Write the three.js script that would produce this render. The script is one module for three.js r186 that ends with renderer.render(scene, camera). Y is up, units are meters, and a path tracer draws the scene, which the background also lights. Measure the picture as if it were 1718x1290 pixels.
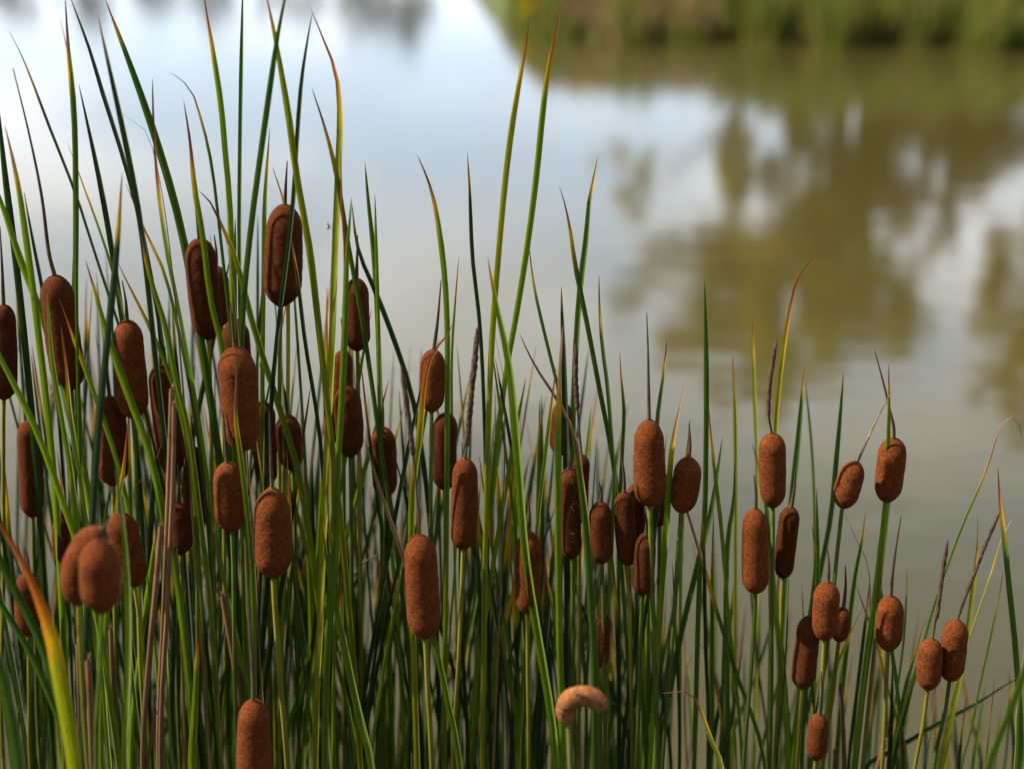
import * as THREE from 'three';
import { mergeGeometries } from 'three/addons/utils/BufferGeometryUtils.js';

// ------------------------------------------------------------------ camera, sky, sun, exposure
const scene = new THREE.Scene();
const EYE = 1.5, PITCH = 17.5 * Math.PI / 180, FOV = 30, ASPECT = 4 / 3;
const camera = new THREE.PerspectiveCamera(FOV, ASPECT, 0.05, 1500);
camera.position.set(0, EYE, 0);
camera.rotation.set(-PITCH, 0, 0);
camera.updateMatrixWorld(true);
camera.focus = 1.12;
camera.userData.fStop = 3.3;
const renderer = new THREE.WebGLRenderer();
renderer.toneMapping = THREE.LinearToneMapping;
renderer.toneMappingExposure = 2.35;
renderer.shadowMap.enabled = true;

// seeded random numbers and value noise
let seed = 20177;
const rnd = () => { seed = (seed * 1664525 + 1013904223) >>> 0; return seed / 4294967296; };
const rr = (a, b) => a + (b - a) * rnd();
const clamp = (x, a, b) => Math.min(b, Math.max(a, x));
const smooth = (a, b, x) => { const t = clamp((x - a) / (b - a), 0, 1); return t * t * (3 - 2 * t); };
const lerp = (a, b, t) => a + (b - a) * t;
function hash(x, y, z) { let h = (x * 374761393 + y * 668265263 + z * 2147483647 + 974711) | 0; h = Math.imul(h ^ (h >>> 13), 1274126177); h ^= h >>> 16; return (h >>> 0) / 4294967296; }
function noise(x, y, z = 0, wrap = 0) {
  const xi = Math.floor(x), yi = Math.floor(y), zi = Math.floor(z);
  const f = (t) => t * t * (3 - 2 * t), u = f(x - xi), v = f(y - yi), w = f(z - zi);
  const m = (a) => wrap ? ((a % wrap) + wrap) % wrap : a;
  const h = (a, b, c) => hash(m(xi + a), m(yi + b), zi + c);
  return lerp(lerp(lerp(h(0, 0, 0), h(1, 0, 0), u), lerp(h(0, 1, 0), h(1, 1, 0), u), v), lerp(lerp(h(0, 0, 1), h(1, 0, 1), u), lerp(h(0, 1, 1), h(1, 1, 1), u), v), w);
}
function fbm(x, y, z, n = 4) { let s = 0, a = 0.5, t = 0; for (let i = 0; i < n; i++) { s += a * noise(x, y, z + i * 7.3); t += a; x *= 2.03; y *= 2.03; z *= 2.03; a *= 0.5; } return s / t; }

// broken, bright summer cloud over pale blue, the same kind of sky all round
{
  const W = 1024, H = 512, d = new Float32Array(W * H * 4);
  for (let j = 0; j < H; j++) for (let i = 0; i < W; i++) {
    const el = ((j + 0.5) / H - 0.5) * Math.PI, az = ((i + 0.5) / W - 0.5) * 2 * Math.PI;
    const y = Math.max(0, Math.sin(el)), k = Math.cos(el) / (y + 0.16);
    const x = Math.cos(az) * k, z = Math.sin(az) * k;
    const c = fbm(x * 1.5 + 3.1, z * 1.5 + 8.2, 1.7, 5), c2 = fbm(x * 3.5 + 20, z * 3.5, 4.1, 4);
    const cover = smooth(0.40, 0.60, c * 0.8 + c2 * 0.2 - 0.05 * smooth(0.2, 0.45, y));
    const hz = Math.exp(-y * 7);
    const low = 1 - smooth(0.16, 0.6, y);                               // bright cloud banks low down, deeper blue overhead
    const blue = [lerp(0.10, 0.40, low), lerp(0.16, 0.54, low), lerp(0.27, 0.72, low)].map((v, n) => lerp(v, [0.58, 0.63, 0.675][n], hz * 0.8));
    const lit = 0.76 + 0.24 * smooth(0.4, 0.7, c2);
    const white = [lit, lit, lit * 1.015].map((v) => v * lerp(0.36, 1.0, low));
    const o = (j * W + i) * 4, q = cover * 0.85 * (1 - 0.35 * hz);
    for (let n = 0; n < 3; n++) d[o + n] = lerp(blue[n], white[n], q);
    d[o + 3] = 1;
  }
  const sky = new THREE.DataTexture(d, W, H, THREE.RGBAFormat, THREE.FloatType);
  sky.mapping = THREE.EquirectangularReflectionMapping;
  sky.magFilter = THREE.LinearFilter; sky.needsUpdate = true;
  scene.background = sky; scene.environment = sky;
}
const sun = new THREE.DirectionalLight(new THREE.Color(1.0, 0.92, 0.78), 5.0);
sun.position.set(-7.0, 7.2, 0.3);
sun.castShadow = true; sun.shadow.radius = 2; sun.shadow.mapSize.set(4096, 4096); sun.shadow.bias = -0.0005;
Object.assign(sun.shadow.camera, { left: -30, right: 30, top: 30, bottom: -30, near: 0.1, far: 120 });
scene.add(sun); scene.add(sun.target);

// ------------------------------------------------------------------ pixel of the photograph (1718 x 1290) -> place in the world
const TY = Math.tan(FOV * Math.PI / 360), TX = TY * ASPECT;
function ray(px, py) { return new THREE.Vector3((px / 859 - 1) * TX, (1 - py / 645) * TY, -1).applyQuaternion(camera.quaternion); }
function at(px, py, Z) { const d = ray(px, py); return d.multiplyScalar(Z / -d.z).add(camera.position); }        // on the upright plane Z metres away
const pxSize = (py, Z) => { const d = ray(859, py); return Z / -d.z * 2 * TY / 1290; };                            // metres per pixel there
function mirrored(px, py, D) { const d = ray(px, py); d.multiplyScalar(D / Math.hypot(d.x, d.z)); return new THREE.Vector3(d.x, -d.y - EYE, d.z); }   // what the water shows there, D metres off
const focusZ = (py) => { const d = ray(859, py); return 1.12 * -d.z; };

// ------------------------------------------------------------------ names and things
const taken = {};
const numbered = (n) => { const k = taken[n] = (taken[n] ?? -1) + 1; return k ? n + '_' + String(k).padStart(3, '0') : n; };
function thing(name, label, category, pos, group) {
  const o = new THREE.Group(); o.name = numbered(name); o.position.copy(pos); scene.add(o);
  o.userData = { label, category }; if (group) o.userData.group = group;
  return o;
}
function part(name, geo, mat, parent) {
  const m = new THREE.Mesh(geo, mat); m.name = name; m.castShadow = m.receiveShadow = true;
  if (parent) { geo.translate(-parent.position.x, -parent.position.y, -parent.position.z); parent.add(m); } else scene.add(m);
  return m;
}

// ------------------------------------------------------------------ textures and materials
function tex(w, h, fn, srgb, rep) {
  const d = new Uint8Array(w * h * 4);
  for (let j = 0; j < h; j++) for (let i = 0; i < w; i++) { const c = fn(i / w, j / h), o = (j * w + i) * 4; for (let n = 0; n < 3; n++) d[o + n] = clamp(Math.round((c.length ? c[n] : c) * 255), 0, 255); d[o + 3] = 255; }
  const t = new THREE.DataTexture(d, w, h); t.wrapS = t.wrapT = THREE.RepeatWrapping; t.magFilter = THREE.LinearFilter;
  if (srgb) t.colorSpace = THREE.SRGBColorSpace; if (rep) t.repeat.set(...rep); t.needsUpdate = true; return t;
}
// leaf: veins run lengthwise (u across the blade, v in metres along it); small brown flecks
const veinTex = tex(64, 1024, (u, v) => {
  const s = noise(u * 26, v * 3, 2.2) * 0.6 + noise(u * 11, v * 9, 5.1) * 0.4, b = noise(u * 5, v * 60, 9.4);
  const fleck = smooth(0.80, 0.9, noise(u * 9, v * 130, 12.7)) * 0.55;
  const g = 0.58 + 0.42 * s + 0.14 * (b - 0.5);
  return [g * (1 - fleck * 0.1), g * (1 - fleck * 0.55), g * (1 - fleck * 0.6)];
}, true);
const veinBump = tex(64, 256, (u, v) => 0.5 + 0.5 * Math.sin(u * 70) * 0.6 + 0.3 * (noise(u * 20, v * 20, 3) - 0.5), false);
const leafMat = new THREE.MeshPhysicalMaterial({ name: 'cattail leaf', vertexColors: true, map: veinTex, bumpMap: veinBump, bumpScale: 0.0001, roughness: 0.88, transmission: 0.5, thickness: 0, side: THREE.DoubleSide, specularIntensity: 0.3, clearcoat: 0.12, clearcoatRoughness: 0.4 });
const dryMat = new THREE.MeshPhysicalMaterial({ name: 'dry leaf', vertexColors: true, map: veinTex, bumpMap: veinBump, bumpScale: 0.0002, roughness: 0.95, transmission: 0.25, thickness: 0, side: THREE.DoubleSide, specularIntensity: 0.2 });
const stemMat = new THREE.MeshPhysicalMaterial({ name: 'cattail stem', vertexColors: true, map: veinTex, roughness: 0.6, specularIntensity: 0.4 });
// seed head: densely packed tiny stigmas, a tile of 2.5 cm
const grain = (u, v) => { const a = noise(u * 44, v * 44, 1.3, 44), b = noise(u * 22, v * 22, 6.1, 22), c = noise(u * 6, v * 6, 3.7, 6); return a * 0.58 + b * 0.36 + c * 0.06; };
const headTex = tex(256, 256, (u, v) => { const g = smooth(0.28, 0.74, grain(u, v)); return [lerp(0.62, 0.96, g), lerp(0.55, 0.95, g), lerp(0.52, 0.93, g)]; }, true, [58, 58]);
const headBump = tex(256, 256, (u, v) => grain(u, v), false, [58, 58]);
const headMat = new THREE.MeshPhysicalMaterial({ name: 'seed head', vertexColors: true, map: headTex, bumpMap: headBump, bumpScale: 0.0003, roughness: 1, sheen: 0.25, sheenRoughness: 0.5, sheenColor: new THREE.Color(0.6, 0.25, 0.09), specularIntensity: 0.25 });
const barkMat = new THREE.MeshStandardMaterial({ name: 'spike', vertexColors: true, map: headTex, bumpMap: headBump, bumpScale: 0.001, roughness: 1 });

// ------------------------------------------------------------------ shape builders
// a round body swept along a curve; radius(t, a) and colour(t, a)
function sweep(pts, radius, colour, nr = 8, nl = 24) {
  const curve = pts.getLength ? pts : new THREE.CatmullRomCurve3(pts, false, 'centripetal');
  const len = curve.getLength(), P = [], C = [], U = [], I = [];
  let ref = new THREE.Vector3(0, 0, 1);
  for (let i = 0; i <= nl; i++) {
    const t = i / nl, p = curve.getPointAt(t), T = curve.getTangentAt(t);
    const A = new THREE.Vector3().crossVectors(T, ref).normalize(), B = new THREE.Vector3().crossVectors(A, T).normalize(); ref = B;
    for (let k = 0; k <= nr; k++) {
      const a = k / nr * Math.PI * 2, r = radius(t, a % (Math.PI * 2)), c = colour(t, a % (Math.PI * 2));
      P.push(p.x + (A.x * Math.cos(a) + B.x * Math.sin(a)) * r, p.y + (A.y * Math.cos(a) + B.y * Math.sin(a)) * r, p.z + (A.z * Math.cos(a) + B.z * Math.sin(a)) * r);
      C.push(c[0], c[1], c[2]); U.push(k / nr * Math.max(0.02, radius(0.5, 0) * 6.283), t * len);
    }
  }
  for (let i = 0; i < nl; i++) for (let k = 0; k < nr; k++) { const q = i * (nr + 1) + k; I.push(q, q + 1, q + nr + 1, q + 1, q + nr + 2, q + nr + 1); }
  const g = new THREE.BufferGeometry();
  g.setAttribute('position', new THREE.Float32BufferAttribute(P, 3)); g.setAttribute('color', new THREE.Float32BufferAttribute(C, 3)); g.setAttribute('uv', new THREE.Float32BufferAttribute(U, 2));
  g.setIndex(I); g.computeVertexNormals();
  const n = g.attributes.normal;                                        // weld the seam's shading
  for (let i = 0; i <= nl; i++) { const a = i * (nr + 1), b = a + nr; const v = new THREE.Vector3(n.getX(a) + n.getX(b), n.getY(a) + n.getY(b), n.getZ(a) + n.getZ(b)).normalize(); n.setXYZ(a, v.x, v.y, v.z); n.setXYZ(b, v.x, v.y, v.z); }
  return g;
}
const mix3 = (a, b, t) => [lerp(a[0], b[0], t), lerp(a[1], b[1], t), lerp(a[2], b[2], t)];
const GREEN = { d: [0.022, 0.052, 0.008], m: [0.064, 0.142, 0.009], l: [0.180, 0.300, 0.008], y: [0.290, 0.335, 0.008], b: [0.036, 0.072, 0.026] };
const DRY = { red: [[0.17, 0.045, 0.035], [0.40, 0.095, 0.025]], org: [[0.42, 0.115, 0.020], [0.72, 0.240, 0.012]], tan: [[0.30, 0.155, 0.085], [0.36, 0.190, 0.09]], crm: [[0.62, 0.44, 0.27], [0.50, 0.24, 0.08]] };
// a blade: gutter-shaped strap that twists slowly, narrows to its tip and dries from the tip down. pts go from base to tip
function blade(pts, width, dryLen, green, dry, phi0, twist, opts = {}) {
  const curve = new THREE.CatmullRomCurve3(pts, false, 'centripetal'), len = curve.getLength();
  const nl = opts.nl ?? 44, nc = 4, P = [], C = [], U = [], I = [];
  const G = GREEN[green] ?? GREEN.m, [d0, d1] = DRY[dry] ?? DRY.red, tone = opts.tone ?? 1, taper = opts.taper ?? 0.45, sd = rr(0, 99);
  const YEL = [0.78, 0.50, 0.010];
  for (let i = 0; i <= nl; i++) {
    const t = 1 - Math.pow(1 - i / nl, 1.55), p = curve.getPointAt(clamp(t, 0, 1)), T = curve.getTangentAt(clamp(t, 0, 1));
    const s = (1 - t) * len;                                            // metres from the tip
    const phi = phi0 + twist * (t - 0.6) + 0.12 * (noise(t * 5, sd) - 0.5) + (dryLen > 0 ? 1.3 * (noise(t * 14, sd + 5) - 0.5) * smooth(dryLen, dryLen * 0.3, s) : 0);
    const A = new THREE.Vector3().crossVectors(T, new THREE.Vector3(0, 0, 1)).normalize(), B = new THREE.Vector3().crossVectors(A, T);
    const S = A.clone().multiplyScalar(Math.cos(phi)).addScaledVector(B, Math.sin(phi)), N = new THREE.Vector3().crossVectors(S, T);
    const prof = opts.blunt ? Math.min(1, 0.7 + t) : Math.pow(clamp((1 - t) / taper, 0, 1), dryLen > 0 ? 0.52 : 0.62) * lerp(1.1, 1, t);
    const shrink = dryLen > 0 ? lerp(0.74, 1, smooth(dryLen * 0.6, dryLen * 1.2, s)) : 1;
    const w = Math.max(0.0002, width * prof * shrink * (0.96 + 0.08 * noise(t * 30, sd + 3)));
    for (let k = 0; k <= nc; k++) {
      const u = k / nc * 2 - 1, dep = (opts.gutter ?? 0.30) * w * (Math.pow(Math.abs(u), 1.25) - 0.5) * (dryLen > 0 ? 1 + 0.6 * smooth(dryLen, 0, s) : 1);
      P.push(p.x + S.x * u * w / 2 + N.x * dep, p.y + S.y * u * w / 2 + N.y * dep, p.z + S.z * u * w / 2 + N.z * dep);
      const jag = (noise(u * 3 + sd, s * 300, 2) - 0.5) * 0.010 + Math.abs(u) * 0.004, q = (s - jag) / Math.max(dryLen, 1e-4);
      let c = mix3([G[0] * 1.25, G[1] * 1.05, G[2]], G, smooth(0.1, 0.6, t));
      c = mix3(c, [c[0] * 1.5, c[1] * 1.15, c[2]], smooth(0.62, 0.8, noise(t * 9, sd + 8)) * 0.5);
      if (Math.abs(u) > 0.9) c = [c[0] * 1.5 + 0.012, c[1] * 1.3 + 0.012, c[2]];        // paler margins
      if (dryLen > 0) {
        const yb = clamp(0.012 / dryLen, 0.06, 0.3);
        c = mix3(YEL, c, smooth(1 + yb * 0.4, 1 + yb * 2.2, q));
        c = mix3(d1, c, smooth(1 - yb * 1.1, 1 + yb * 0.15, q));
        c = mix3(d0, c, smooth(0.35, 0.85, q + 0.25 * (noise(s * 160, sd + u) - 0.5)));
      }
      if (opts.allDry) c = mix3(d0, d1, noise(t * 12, u * 2 + sd));
      C.push(c[0] * tone, c[1] * tone, c[2] * tone); U.push(k / nc, t * len * 1.6 + sd);
    }
  }
  for (let i = 0; i < nl; i++) for (let k = 0; k < nc; k++) { const q = i * (nc + 1) + k; I.push(q, q + 1, q + nc + 1, q + 1, q + nc + 2, q + nc + 1); }
  const g = new THREE.BufferGeometry();
  g.setAttribute('position', new THREE.Float32BufferAttribute(P, 3)); g.setAttribute('color', new THREE.Float32BufferAttribute(C, 3)); g.setAttribute('uv', new THREE.Float32BufferAttribute(U, 2));
  g.setIndex(I); g.computeVertexNormals(); return g;
}

// ------------------------------------------------------------------ the pond, its bed and banks
const BED = -0.16;
function shore(az) {                                                    // distance of the far waterline by bearing (degrees, right is positive)
  const near = 21.5 + 0.5 * Math.sin(az * 0.9) + 0.35 * Math.sin(az * 2.3 + 1);
  const k = smooth(2.5, -4.0, az);
  return lerp(near, 125 + 4 * Math.sin(az * 0.4), k * k * k * 0.9 + 0.1 * k);
}
function landHeight(x, z) {
  const D = Math.hypot(x, z), az = Math.atan2(x, -z) * 180 / Math.PI;
  let h;
  if (Math.abs(az) < 75) {
    const s = D - shore(clamp(az, -60, 60));
    h = s < 0 ? Math.max(-0.9, s * 0.35) : 0.22 * s * smooth(0, 2, s) + 0.05 * s;
    h = Math.min(h, 1.3 + 0.012 * s + 0.5 * (fbm(x * 0.1, z * 0.1, 3) - 0.5));
    if (D < 6) h = lerp(BED, h, smooth(1.9, 5, D));
    h = lerp(h, 0.3, smooth(60, 75, Math.abs(az)));
  } else h = 0.3;
  const nearBank = smooth(-0.5, 0.3, z + 0.05 * Math.sin(x * 3));        // the side the photographer stands on
  return lerp(h, 0.12 + 0.04 * Math.max(0, z) * (z < 8 ? 1 : 8 / z) + 0.05 * (fbm(x * 2, z * 2, 1) - 0.5), nearBank);
}
const soilTex = tex(512, 512, (u, v) => { const g = 0.45 + 0.35 * noise(u * 16, v * 16, 2, 16) + 0.2 * noise(u * 90, v * 90, 4, 90); const k = smooth(0.4, 0.7, noise(u * 7, v * 7, 8, 7)); return mix3([0.24 * g + 0.06, 0.30 * g + 0.05, 0.09 * g], [0.36 * g, 0.29 * g, 0.15 * g], k); }, true);
{
  const P = [], U = [], I = [], na = 180, radii = [0.05]; for (let r = 0.3; r < 700; r *= 1.09) radii.push(r);
  for (const r of radii) for (let i = 0; i <= na; i++) { const a = i / na * Math.PI * 2, x = Math.sin(a) * r, z = -Math.cos(a) * r; P.push(x, landHeight(x, z), z); U.push(x / 3, z / 3); }
  for (let j = 0; j < radii.length - 1; j++) for (let i = 0; i < na; i++) { const q = j * (na + 1) + i; I.push(q, q + 1, q + na + 1, q + 1, q + na + 2, q + na + 1); }
  const g = new THREE.BufferGeometry(); g.setAttribute('position', new THREE.Float32BufferAttribute(P, 3)); g.setAttribute('uv', new THREE.Float32BufferAttribute(U, 2)); g.setIndex(I); g.computeVertexNormals();
  const m = part('ground', g, new THREE.MeshStandardMaterial({ name: 'earth and grass', map: soilTex, roughness: 1, side: THREE.DoubleSide }));
  m.userData = { kind: 'structure', label: 'earth and short grass of the pond banks and bed' };
}
{
  const g = new THREE.PlaneGeometry(420, 330, 1, 1).rotateX(-Math.PI / 2).translate(0, 0, -145);
  const uv = g.attributes.uv, p = g.attributes.position; for (let i = 0; i < uv.count; i++) uv.setXY(i, p.getX(i) / 2.2, p.getZ(i) / 2.2);
  const ripple = tex(1024, 1024, (u, v) => 0.5 + 0.5 * (0.50 * (noise(u * 9, v * 14, 1, 0) - 0.5) + 0.30 * (noise(u * 20 + noise(u * 6, v * 6) * 2, v * 34, 5, 0) - 0.5) + 0.1 * (noise(u * 50, v * 80, 8, 0) - 0.5)), false);
  const water = new THREE.MeshPhysicalMaterial({ name: 'pond water', color: new THREE.Color().setRGB(0.048, 0.040, 0.011), roughness: 0.07, ior: 1.333, bumpMap: ripple, bumpScale: 0.0030 });
  const m = part('water', g, water); m.userData = { kind: 'structure', label: 'calm murky pond water reflecting sky and trees' };
}

// ------------------------------------------------------------------ far bank: reeds, bushes, trees (mostly seen in the water's mirror)
const leafShape = (() => { const g = new THREE.BufferGeometry(); g.setAttribute('position', new THREE.Float32BufferAttribute([0, 0, 0, 0.32, 0.5, 0.08, 0, 1, -0.05, -0.32, 0.5, 0.08, 0, 0.5, -0.04], 3)); g.setIndex([0, 1, 4, 1, 2, 4, 2, 3, 4, 3, 0, 4]); g.computeVertexNormals(); return g; })();
const crownMat = new THREE.MeshPhysicalMaterial({ name: 'tree leaves', color: 0xffffff, roughness: 0.92, specularIntensity: 0.15, transmission: 0.5, thickness: 0, side: THREE.DoubleSide });
const woodMat = new THREE.MeshStandardMaterial({ name: 'bark', color: new THREE.Color().setRGB(0.13, 0.10, 0.07), roughness: 1, bumpMap: headBump, bumpScale: 0.02 });
// clumps: [centre, radius, count]
function crown(parent, name, clumps, size, col) {
  let n = 0; for (const c of clumps) n += c[2];
  const im = new THREE.InstancedMesh(leafShape, crownMat, n); im.name = name; im.castShadow = im.receiveShadow = true; im.userData = { kind: 'stuff' };
  const M = new THREE.Matrix4(), q = new THREE.Quaternion(), e = new THREE.Euler(), v = new THREE.Vector3(), s = new THREE.Vector3(), k = new THREE.Color(); let i = 0;
  for (const [c, R, m] of clumps) {
    const sub = []; for (let j = 0; j < 9; j++) { const a = rr(0, 6.283), b = Math.acos(rr(-1, 1)), r = R * Math.pow(rnd(), 0.5); sub.push([r * Math.sin(b) * Math.cos(a), r * Math.cos(b) * 0.8, r * Math.sin(b) * Math.sin(a)]); }
    for (let j = 0; j < m; j++) {
      const o = sub[Math.floor(rnd() * 9)], a = rr(0, 6.283), b = Math.acos(rr(-1, 1)), r = R * 0.42 * Math.pow(rnd(), 0.4);
      v.set(c.x + o[0] + r * Math.sin(b) * Math.cos(a), c.y + o[1] + r * Math.cos(b) * 0.7, c.z + o[2] + r * Math.sin(b) * Math.sin(a)).sub(parent.position);
      e.set(rr(-1.2, 1.2), rr(0, 6.28), rr(-1.2, 1.2)); q.setFromEuler(e); const z = size * rr(0.6, 1.3); s.set(z, z, z);
      im.setMatrixAt(i, M.compose(v, q, s)); const t = rr(0.65, 1.3), y = rr(0.9, 1.15); im.setColorAt(i, k.setRGB(col[0] * t * y, col[1] * t, col[2] * t)); i++;
    }
  }
  im.instanceMatrix.needsUpdate = true; parent.add(im); return im;
}
const foot = (D, px) => { const d = ray(px, 300); const k = D / Math.hypot(d.x, d.z); const x = d.x * k, z = d.z * k; return new THREE.Vector3(x, landHeight(x, z) - 0.05, z); };
function tree(label, D, footPx, trunkR, list, col, size, density, group) {
  const f = foot(D, footPx), t = thing('bank_tree', label, 'tree', f, group);
  const clumps = list.map(([x, y, r]) => { const R = r * 0.000415 * D * 1.12, c = mirrored(x, y, D + rr(-1, 1) * Math.min(2.2, R * 1.3)); return [c, R, Math.max(30, Math.round(density * R * R / (size * size) * 78))]; });
  const top = clumps.reduce((a, c) => c[0].y > a.y ? c[0] : a, clumps[0][0]);
  const fork = f.clone().lerp(top, 0.42); fork.x = lerp(f.x, fork.x, 0.4);
  const bark = (k) => () => [k, k * 0.8, k * 0.6];
  part('trunk', sweep([f, f.clone().lerp(fork, 0.5).add(new THREE.Vector3(0.08, 0, 0.05)), fork, top.clone().lerp(fork, 0.3)], (u) => trunkR * lerp(1.15, 0.25, u), bark(0.13), 10, 20), woodMat, t);
  for (const [c, R] of clumps) {
    if (rnd() < 0.35) continue;
    const a = f.clone().lerp(fork, rr(0.6, 1.1)); if (c.y < a.y - 0.3) a.y = Math.max(f.y + 0.5, c.y - 0.2);
    part('limb', sweep([a, a.clone().lerp(c, 0.5).add(new THREE.Vector3(rr(-0.1, 0.1), 0.2, rr(-0.1, 0.1))), c], (u) => trunkR * 0.35 * lerp(1, 0.2, u), bark(0.12), 6, 8), woodMat, t);
  }
  crown(t, 'crown', clumps, size, col);
  return t;
}
const OLIVE = [0.370, 0.300, 0.005], BROWNISH = [0.24, 0.150, 0.014];
tree('broad olive tree on the right bank, its crown the largest reflection in the water', 27, 1400, 0.2, [
  [1115, 425, 38], [1065, 480, 34], [1045, 505, 22], [1175, 420, 48], [1250, 395, 70], [1330, 415, 80], [1420, 420, 80], [1480, 470, 70], [1530, 540, 42], [1500, 560, 40],
  [1225, 515, 75], [1330, 530, 80], [1430, 540, 66], [1180, 585, 50], [1260, 610, 60], [1335, 620, 50], [1215, 665, 36], [1150, 555, 40], [1125, 590, 22], [1390, 605, 36], [1300, 690, 26],
  [1240, 250, 34], [1300, 290, 44], [1380, 330, 50], [1460, 330, 60], [1330, 210, 46], [1240, 310, 40]], OLIVE, 0.15, 1.0);
tree('slender tree at the left edge of the right bank trees, one loose tuft reflected alone', 25, 1225, 0.09, [
  [1045, 255, 24], [1078, 295, 22], [1040, 322, 16], [1062, 345, 18], [1000, 265, 12], [1085, 260, 14], [1235, 220, 24], [1225, 300, 26], [1215, 380, 26]], OLIVE, 0.11, 0.7);
tree('olive tree at the far right of the bank, its reflection cut by the picture edge', 26, 1740, 0.18, [
  [1700, 395, 34], [1680, 470, 42], [1655, 530, 30], [1700, 555, 52], [1690, 625, 40], [1640, 655, 18], [1712, 680, 36], [1712, 725, 20], [1770, 500, 90], [1800, 620, 90], [1850, 700, 90], [1790, 380, 80], [1850, 300, 80], [1830, 800, 60]], OLIVE, 0.15, 1.0);
tree('brownish tree standing low behind the bank reeds between the two olive trees', 28, 1560, 0.15, [
  [1440, 235, 60], [1390, 270, 46], [1350, 250, 40], [1480, 350, 50], [1640, 290, 40], [1530, 210, 66], [1610, 210, 66], [1680, 205, 66], [1500, 300, 60], [1500, 215, 50], [1570, 240, 56], [1640, 225, 50], [1700, 220, 56], [1560, 330, 40], [1580, 390, 26], [1545, 420, 20], [1610, 290, 34], [1690, 265, 30]], BROWNISH, 0.15, 0.9);
for (const [label, px, D, list] of [
  ['distant dark tree on the far shore, the leftmost one reflected', 40, 135, [[20, 5, 26], [50, 12, 18], [0, -20, 40]]],
  ['distant dark tree on the far shore, second from the left', 155, 135, [[150, 28, 18], [165, -5, 28], [130, -15, 28]]],
  ['distant dark tree on the far shore, third from the left', 265, 138, [[260, 8, 20], [285, -12, 30], [240, -15, 24]]],
  ['distant dark tree on the far shore, fourth from the left', 350, 136, [[350, 22, 18], [365, -4, 28], [330, -10, 24]]],
  ['distant dark tree on the far shore, fifth from the left', 450, 138, [[440, 6, 18], [480, 0, 24], [515, -4, 26], [515, 28, 14]]],
  ['wide distant tree on the far shore, left of the nearer bank', 650, 134, [[575, 25, 18], [600, 45, 18], [640, 30, 26], [672, 55, 26], [700, 30, 24], [640, -5, 34], [590, -10, 30], [705, 0, 30]]],
]) tree(label, D, px, 0.3, list, [0.040, 0.050, 0.016], 0.5, 0.45, null);
// bushes along the right bank
const bushes = [
  ['rounded olive bush behind the left end of the right bank reeds', 24, 960, [[930, 110, 30], [970, 125, 30], [1005, 130, 22], [900, 95, 26]], OLIVE],
  ['straggly bush in the middle of the right bank', 23.5, 1130, [[1090, 105, 26], [1130, 110, 26], [1170, 110, 26]], OLIVE],
  ['ochre bush on the right bank beneath the broad olive tree', 24, 1350, [[1260, 125, 28], [1310, 130, 28], [1370, 135, 30], [1420, 128, 30]], [0.16, 0.10, 0.018]],
  ['brown bush on the right bank beneath the brownish tree', 24.5, 1560, [[1480, 150, 34], [1540, 155, 34], [1600, 155, 34], [1660, 150, 34], [1710, 150, 30]], [0.12, 0.09, 0.02]],
];
for (const [label, D, px, list, col] of bushes) {
  const f = foot(D, px), t = thing('bank_bush', label, 'bush', f);
  const clumps = list.map(([x, y, r]) => { const R = r * 0.000415 * D * 1.25; return [mirrored(x, y, D + rr(-0.4, 0.4)), R, 1800]; });
  for (const [c] of clumps) part('branch', sweep([f, f.clone().lerp(c, 0.5).add(new THREE.Vector3(0, 0.1, 0)), c], (u) => 0.03 * lerp(1, 0.3, u), () => [0.1, 0.08, 0.05], 6, 6), woodMat, t);
  crown(t, 'foliage', clumps, 0.10, col);
}
function reeds(name, label, n, place, hMin, hMax, cols) {
  const g = new THREE.BufferGeometry(); g.setAttribute('position', new THREE.Float32BufferAttribute([-0.012, 0, 0, 0.012, 0, 0, -0.012, 0.5, 0.02, 0.012, 0.5, 0.03, 0.004, 1, 0.14], 3)); g.setIndex([0, 1, 3, 0, 3, 2, 2, 3, 4]); g.computeVertexNormals();
  const im = new THREE.InstancedMesh(g, crownMat, n); im.name = name; im.userData = { kind: 'stuff', label, category: 'reeds' };
  const M = new THREE.Matrix4(), q = new THREE.Quaternion(), e = new THREE.Euler(), s = new THREE.Vector3(), k = new THREE.Color();
  for (let i = 0; i < n; i++) {
    const p = place(); e.set(rr(-0.25, 0.25), rr(0, 6.28), rr(-0.25, 0.25)); q.setFromEuler(e); const h = rr(hMin, hMax) * p.h; s.set(rr(1, 2.2), h, h);
    im.setMatrixAt(i, M.compose(p.v, q, s)); const c = cols[Math.floor(rnd() * cols.length)], t = rr(0.7, 1.3); im.setColorAt(i, k.setRGB(c[0] * t, c[1] * t, c[2] * t));
  }
  im.castShadow = im.receiveShadow = true; scene.add(im);
}
const onBank = (az, back) => { const D = shore(az) + back, a = az * Math.PI / 180, x = Math.sin(a) * D, z = -Math.cos(a) * D; return new THREE.Vector3(x, landHeight(x, z) - 0.03, z); };
const azPx = (px) => Math.atan((px / 859 - 1) * TX) * 180 / Math.PI;
reeds('bank_reeds', 'green reeds lining the right bank across the water', 16000, () => { let px; do { px = rr(735, 2100); } while (px > 960 && px < 1200 && rnd() < 0.86 || px > 1470 && px < 1520 && rnd() < 0.85); return { v: onBank(azPx(px), rr(-0.5, 2.2)), h: lerp(0.55, 1, smooth(780, 1250, px)) * (0.7 + 0.6 * noise(px / 40, 1)) }; }, 0.45, 0.95, [[0.11, 0.15, 0.012], [0.09, 0.14, 0.010], [0.16, 0.16, 0.025], [0.17, 0.14, 0.04]]);
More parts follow.
